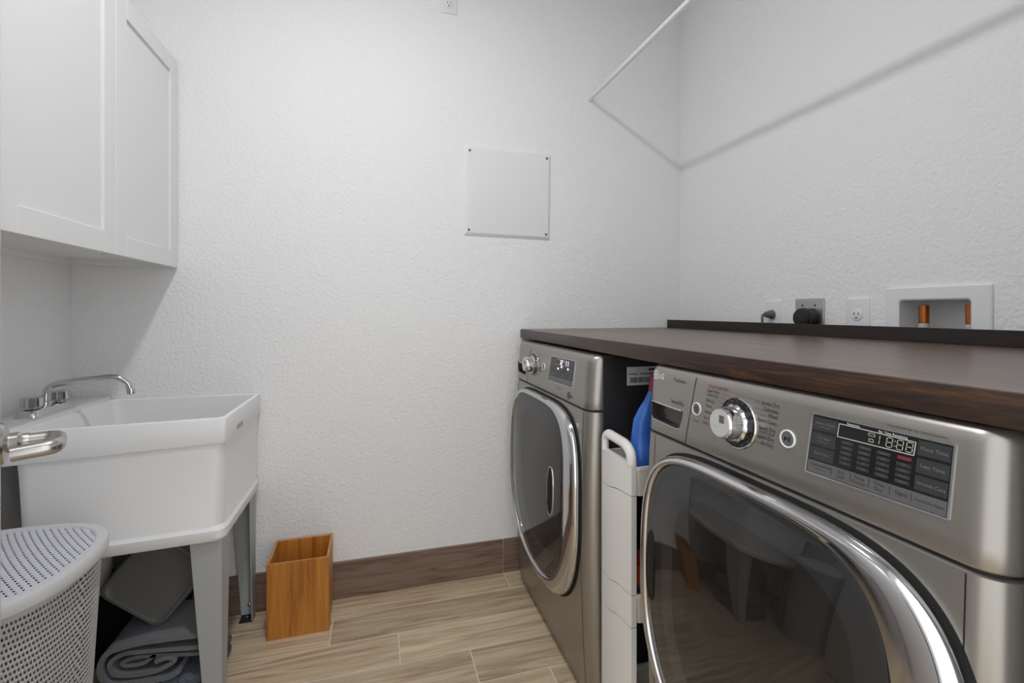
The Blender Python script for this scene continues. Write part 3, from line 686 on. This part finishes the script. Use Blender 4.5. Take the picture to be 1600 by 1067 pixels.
        new_obj('panel_lettering', merge(*cy, conf(text('LG', .013, 'LEFT', .0002), .572, lgz)), 'ink', m, smooth=False, fix=False)
        sp_ = MB()
        for k in range(8): sp_.add(*(lambda g_: (g_.v, g_.f))(conf(text(['Normal', 'Heavy', 'Bulky', 'Towels'][k % 4], .0062, 'CENTER'), (.17 if k < 4 else .285), .952-.024*(k % 4))))
        new_obj('cycle_lettering', sp_, 'ink', m, smooth=False, fix=False)
    # round face emblem and letters
    em = MB(); N = 36; R = .0095
    for a0, a1 in ((.12, 1.96),):
        P_ = [(lgx+R*cos(pi*(a0+(a1-a0)*k/N)), lgz+R*sin(pi*(a0+(a1-a0)*k/N))) for k in range(N+1)]; g_ = strip(P_, .0022, .0002, .0006); em.add(g_.v, g_.f)
    for seg_ in ([(lgx-.0005, lgz+.005), (lgx-.0005, lgz-.004), (lgx+.0035, lgz-.004)], [(lgx+.002, lgz+.0005), (lgx+.0088, lgz+.0005)], [(lgx-.005, lgz+.003), (lgx-.0035, lgz+.003)]):
        g_ = strip(seg_, .0018, .0002, .0006); em.add(g_.v, g_.f)
    if dryer:
        g_ = conf(text('LG', .0160, 'LEFT', .0005), .0475, .9605, .0006); em.add(g_.v, g_.f)
    new_obj('emblem', em, 'ink_white' if dryer else 'ink', m, smooth=False)
    # feet
    for x in (.06, WD-.06):
        for y in (.08, DEP-.08): new_obj('foot', MB().lathe([(.022, zf), (.022, zf+.012), (.012, zf+.014), (.012, .03)], (x, y, 0), n=16), 'void', m)
    if not dryer:
        st = new_obj('rating_label', MB().box(WD+.0014, WD+.0019, .125, .235, .900, .9515), 'sticker', m, smooth=False)
        bc = MB(); rr = random.Random(5); y = .135
        while y < .226:
            w = rr.choice((.0012, .002, .0028)); bc.box(WD+.0019, WD+.0021, y, y+w, .907, .922); y += w+rr.choice((.001, .0018))
        bc.box(WD+.0019, WD+.0021, .130, .160, .930, .9325).box(WD+.0019, WD+.0021, .166, .230, .930, .9325).box(WD+.0019, WD+.0021, .194, .230, .9405, .946)
        new_obj('label_print', bc, 'ink', st, smooth=False)
    return m
machine('washing_machine', 'graphite front-load washing machine with lit display beside the back wall', 'washing machine', .548, 1.876, False)
machine('dryer', 'graphite front-load dryer in the right foreground with cycle dial', 'dryer', .573, .936, True, .95)

# ------------------------------------------------------------------ wood counter over the machines
ct = thing('countertop', 'dark stained wooden countertop over the washing machine and dryer', 'countertop', (.96, 1.08, .993))
new_obj('slab', MB().box(.602, 1.335, .236, 1.931, .994, 1.030, .0012, 1), 'counter', ct, world=True)
new_obj('front_edge', MB().box(.5945, .6018, .236, 1.931, .994, 1.0298, .0015, 2), 'counter_edge', ct, world=True)
new_obj('backsplash', MB().box(1.319, 1.3348, .236, 1.931, 1.0302, 1.0665, .0008, 1), 'dark_board', ct, world=True)

# ------------------------------------------------------------------ slim storage cart between the machines
ca_ = thing('storage_cart', 'slim white plastic rolling storage cart between washer and dryer', 'cart', (.86, 1.082, 0))
Y0, Y1 = 1.005, 1.160
sm_ = lambda y, a: a*(.5-.5*math.tanh((y-1.085)/.02))
def panel_piece(z0, z1, a0, a1, x0, m_, nm='end_panel', amp=.012):
    ys = [Y0+(Y1-Y0)*k/16 for k in range(17)]; rings = []
    bulge = lambda y: .006*(1-((y-1.0825)/.0775)**2)
    for y in ys: rings.append([(x0-bulge(y), y, z0+sm_(y, a0)), (x0+.014, y, z0+sm_(y, a0)), (x0+.014, y, z1+sm_(y, a1)-.0022), (x0-bulge(y), y, z1+sm_(y, a1)-.0022)])
    return new_obj(nm, MB().loft(rings), m_, ca_, world=True, angle=40)
for xe, fr in ((.588, True), (1.19, False)):
    panel_piece(.05, .330, 0, .018, xe, 'cart'); panel_piece(.330, .412, .018, .014, xe, 'cart'); panel_piece(.412, .652, .014, .012, xe, 'cart'); panel_piece(.652, .742, .012, 0, xe, 'cart')
    hpth = smooth_path([(xe+.006, Y0+.010, .735), (xe+.006, Y0+.010, .762), (xe+.006, Y0+.034, .779), (xe+.006, Y1-.026, .783), (xe+.006, Y1-.010, .772), (xe+.006, Y1-.010, .735)], .016, 6)
    new_obj('handle', MB().tube(hpth, .0125, 14, flat=.8), 'cart', ca_, world=True)
for z0, z1 in ((.062, .125), (.352, .424), (.660, .732)):
    o_ = rrect(.600, 1.188, Y0, Y1, .012, 4); i_ = rrect(.604, 1.184, Y0+.004, Y1-.004, .010, 4); l_ = rrect(.598, 1.190, Y0-.003, Y1+.003, .013, 4)
    P_ = [(i_, z0+.004), (rrect(.612, 1.176, Y0+.010, Y1-.010, .008, 4), z0), (rrect(.606, 1.182, Y0+.004, Y1-.004, .011, 4), z0), (o_, z1-.010), (l_, z1-.008), (l_, z1), (i_, z1), (rrect(.612, 1.176, Y0+.010, Y1-.010, .008, 4), z0+.004)]
    new_obj('tray', MB().loft([[(x, y, z) for x, y in p] for p, z in P_[2:]]), 'cart2', ca_, world=True, angle=40)
for x in (.625, 1.165):
    for y in (Y0+.028, Y1-.028):
        new_obj('caster', MB().lathe([(.020, -.009), (.022, -.006), (.022, .006), (.020, .009)], (x, y, .022), (0, 1, 0), 20).box(x-.006, x+.006, y-.012, y+.012, .035, .064), 'black', ca_, world=True)

bt = thing('cleaner_bottle', 'blue plastic cleaner bottle with magenta cap on the cart top tray', 'bottle', (.655, 1.06, .664))
def oval_path(pts):
    return MB().loft([[(x+a*cos(2*pi*k/28), y+b*sin(2*pi*k/28), z) for k in range(28)] for x, y, z, a, b in pts])
new_obj('body', oval_path([(.650, 1.060, .664, .030, .026), (.650, 1.060, .668, .034, .030), (.650, 1.060, .740, .034, .031), (.650, 1.060, .768, .034, .030), (.651, 1.059, .776, .030, .025), (.652, 1.056, .800, .031, .023), (.655, 1.052, .835, .031, .0215), (.659, 1.047, .860, .025, .019), (.663, 1.041, .885, .016, .0125), (.666, 1.037, .907, .010, .0095), (.666, 1.037, .910, .008, .0085)]), 'blue', bt, world=True, angle=40)
new_obj('cap', oval_path([(.667, 1.036, .908, .0115, .0105), (.668, 1.034, .945, .0095, .009), (.668, 1.034, .947, .007, .0065)]), 'magenta', bt, world=True)
ob = thing('spray_bottle', 'orange bottle standing on the middle tray of the cart', 'bottle', (.655, 1.06, .356))
new_obj('body', oval_path([(.655, 1.06, .356, .030, .028), (.655, 1.06, .360, .034, .032), (.655, 1.06, .430, .034, .032), (.655, 1.06, .455, .026, .024), (.655, 1.06, .466, .014, .014), (.655, 1.06, .472, .014, .014)]), 'orange', ob, world=True)
new_obj('cap', oval_path([(.655, 1.06, .472, .017, .017), (.655, 1.06, .495, .016, .016), (.655, 1.06, .497, .012, .012)]), 'orange', ob, world=True)
new_obj('label', oval_path([(.655, 1.06, .385, .0346, .0326), (.655, 1.06, .425, .0346, .0326)]), 'grey_rubber', ob, world=True)

# ------------------------------------------------------------------ wall fittings
ap = thing('access_panel', 'square white plastic access panel screwed to the back wall', 'panel', (.5405, YB, 1.607))
R_ = Matrix.Rotation(math.radians(.75), 4, 'Y')
def aw(mb): mb.v = [tuple(R_ @ Vector(v)) for v in mb.v]; return mb
h1, h2 = .189, .185
new_obj('plate', aw(MB().loft([[(x, -y, z) for x, z in rrect(-h1+i, h1-i, -h2+i, h2-i, .004, 3)] for i, y in ((0, .0), (0, .004), (.0095, .011), (.012, .0115))])), 'plate', ap, angle=20)
for x in (-1, 1):
    for z in (-1, 1):
        new_obj('screw', aw(MB().lathe([(.0052, .0115), (.0052, .0125), (.003, .0132)], (x*(h1-.019), 0, z*(h2-.020)), (0, -1, 0), 14)), 'grey_rubber', ap)
new_obj('lettering', aw(text('ICA', .013, 'CENTER', 0, .0003, 1.1).map(lambda a, b, c_: (a+.105, -.0117-c_, b-.152))), 'plate', ap, smooth=False, fix=False)

def plate(name, label, cat, loc, rz, w, h, m_='plate'):
    p = thing(name, label, cat, loc, rz)
    new_obj('cover_plate', MB().loft([[(x, -y, z) for x, z in rrect(-w/2+i, w/2-i, -h/2+i, h/2-i, .004, 3)] for i, y in ((0, 0), (0, .003), (.004, .0055), (.008, .006))]), m_, p, angle=20)
    return p
def recept(p, z):
    f_ = new_obj('socket', MB().lathe([(.0175, .005), (.0175, .0078), (.016, .0085), (.001, .0085)], (0, 0, z), (0, -1, 0), 28), 'plate', p)
    for x, hgt in ((-.0063, .008), (.0063, .0065)): new_obj('slot', MB().box(x-.0011, x+.0011, -.0089, -.0084, z+.003-hgt/2+.001, z+.003+hgt/2+.001), 'void', f_, smooth=False)
    new_obj('ground_hole', MB().lathe([(.0026, .0084), (.0026, .0089)], (0, 0, z-.0085), (0, -1, 0), 14), 'void', f_)
def pscrew(p, z, x=0): new_obj('screw', MB().lathe([(.0032, .006), (.0032, .0068), (.001, .0072)], (x, 0, z), (0, -1, 0), 12), 'plate' if x == 0 else 'void', p)
o1 = plate('wall_outlet', 'white outlet high on the back wall above the access panel', 'outlet', (.2865, YB, 2.388), 0, .069, .115); recept(o1, -.0195); recept(o1, .0195); pscrew(o1, 0)
RW = -pi/2      # fittings on the right wall face -x
o2 = plate('wall_outlet', 'white outlet on the right wall between black plug and valve box', 'outlet', (XR, 1.0715, 1.0905), RW, .071, .115); recept(o2, .006); pscrew(o2, .034)
o3 = plate('wall_outlet', 'white plate on the right wall holding the grey plug', 'outlet', (XR, 1.384, 1.0895), RW, .072, .115); recept(o3, .002)
gp = thing('power_plug', 'grey plug with bent cord in the plate nearest the corner', 'plug', (XR, 1.384, 1.0915), RW)
new_obj('plug_body', MB().lathe([(.0165, .0090), (.0165, .014), (.0125, .020), (.0115, .034), (.0085, .040)], (0, 0, .004), (0, -1, 0), 24), 'grey_rubber', gp)
new_obj('cord', MB().tube(smooth_path([(0, -.036, .004), (0, -.052, .004), (.001, -.054, -.02), (.001, -.040, -.12), (.002, -.030, -.5)], .012, 6), .0042, 12), 'grey_rubber', gp)
o4 = plate('range_outlet', 'square stainless outlet plate behind the big black plug', 'outlet', (XR, 1.2355, 1.0945), RW, .109, .111, 'galv')
for x in (-.0235, .0235): pscrew(o4, .032, x)
new_obj('socket', MB().lathe([(.027, .004), (.027, .008)], (.0135, 0, -.008), (0, -1, 0), 32), 'black', o4)
bp_ = thing('dryer_plug', 'big black round plug in the stainless outlet plate', 'plug', (XR, 1.222, 1.0875), RW)
prof = [(.028, .0085), (.0315, .011), (.0315, .016), (.0275, .018), (.0275, .021), (.031, .023), (.031, .028), (.0275, .030), (.0275, .033), (.031, .035), (.0325, .038), (.0325, .050), (.029, .056), (.016, .0585)]
new_obj('plug_body', MB().lathe(prof, (0, 0, -.002), (0, -1, 0), 32), 'black', bp_)
new_obj('cord', MB().tube(smooth_path([(0, -.040, -.02), (0, -.040, -.05), (.0, -.036, -.10), (0, -.03, -.5)], .03, 6), .010, 14), 'black', bp_)

vb = thing('valve_box', 'white recessed washing machine valve box with copper stubs', 'valve box', (XR, .8675, 1.08))
fr = MB(); yo0, yo1, zo0, zo1 = .748, .988, .950, 1.173
for i0, d0, i1, d1_ in ((0, 0, 0, .005), (0, .005, .003, .0065)):
    pass
def fring(y0, y1, z0, z1, x, r): return [(x, y, z) for y, z in rrect(y0, y1, z0, z1, r, 5)]
fr.loft([fring(yo0, yo1, zo0, zo1, XR, .003), fring(yo0, yo1, zo0, zo1, XR-.006, .003), fring(yo0+.003, yo1-.003, zo0+.003, zo1-.003, XR-.0085, .003), fring(ry0-.003, ry1+.003, rz0-.003, rz1+.003, XR-.0085, .011), fring(ry0+.001, ry1-.001, rz0+.001, rz1-.001, XR-.006, .009), fring(ry0+.002, ry1-.002, rz0+.002, rz1-.002, XR+.085, .009)], False, True)
new_obj('frame', fr, 'plate', vb, world=True, angle=15)
for yy in (.914, .8085):
    cs = new_obj('copper_stub', MB().lathe([(.0112, 1.060), (.0112, 1.1235), (.0085, 1.1245)], (XR+.030, yy, 0), n=24), 'copper', vb, world=True)
    c2 = new_obj('collar', MB().lathe([(.0125, 1.0), (.0125, 1.074), (.0114, 1.075)], (XR+.030, yy, 0), n=24), 'pvc', cs); c2.data.transform(Matrix.Translation(-Vector(vb.location)))

rd = thing('hanging_rod', 'white clothes rod running overhead from the back wall', 'rod', (.921, YB, 2.058))
new_obj('rod', MB().lathe([(.0095, YB-.004), (.0095, YF+.004)], (.921, 0, 2.058), (0, 1, 0), 24), 'rodwhite', rd, world=True)
for yy, s_ in ((YB, -1), (YF, 1)): new_obj('end_socket', MB().lathe([(.0125, 0), (.0125, s_*.008), (.0105, s_*.010)], (.921, yy, 2.058), (0, 1, 0), 24), 'rodwhite', rd, world=True)
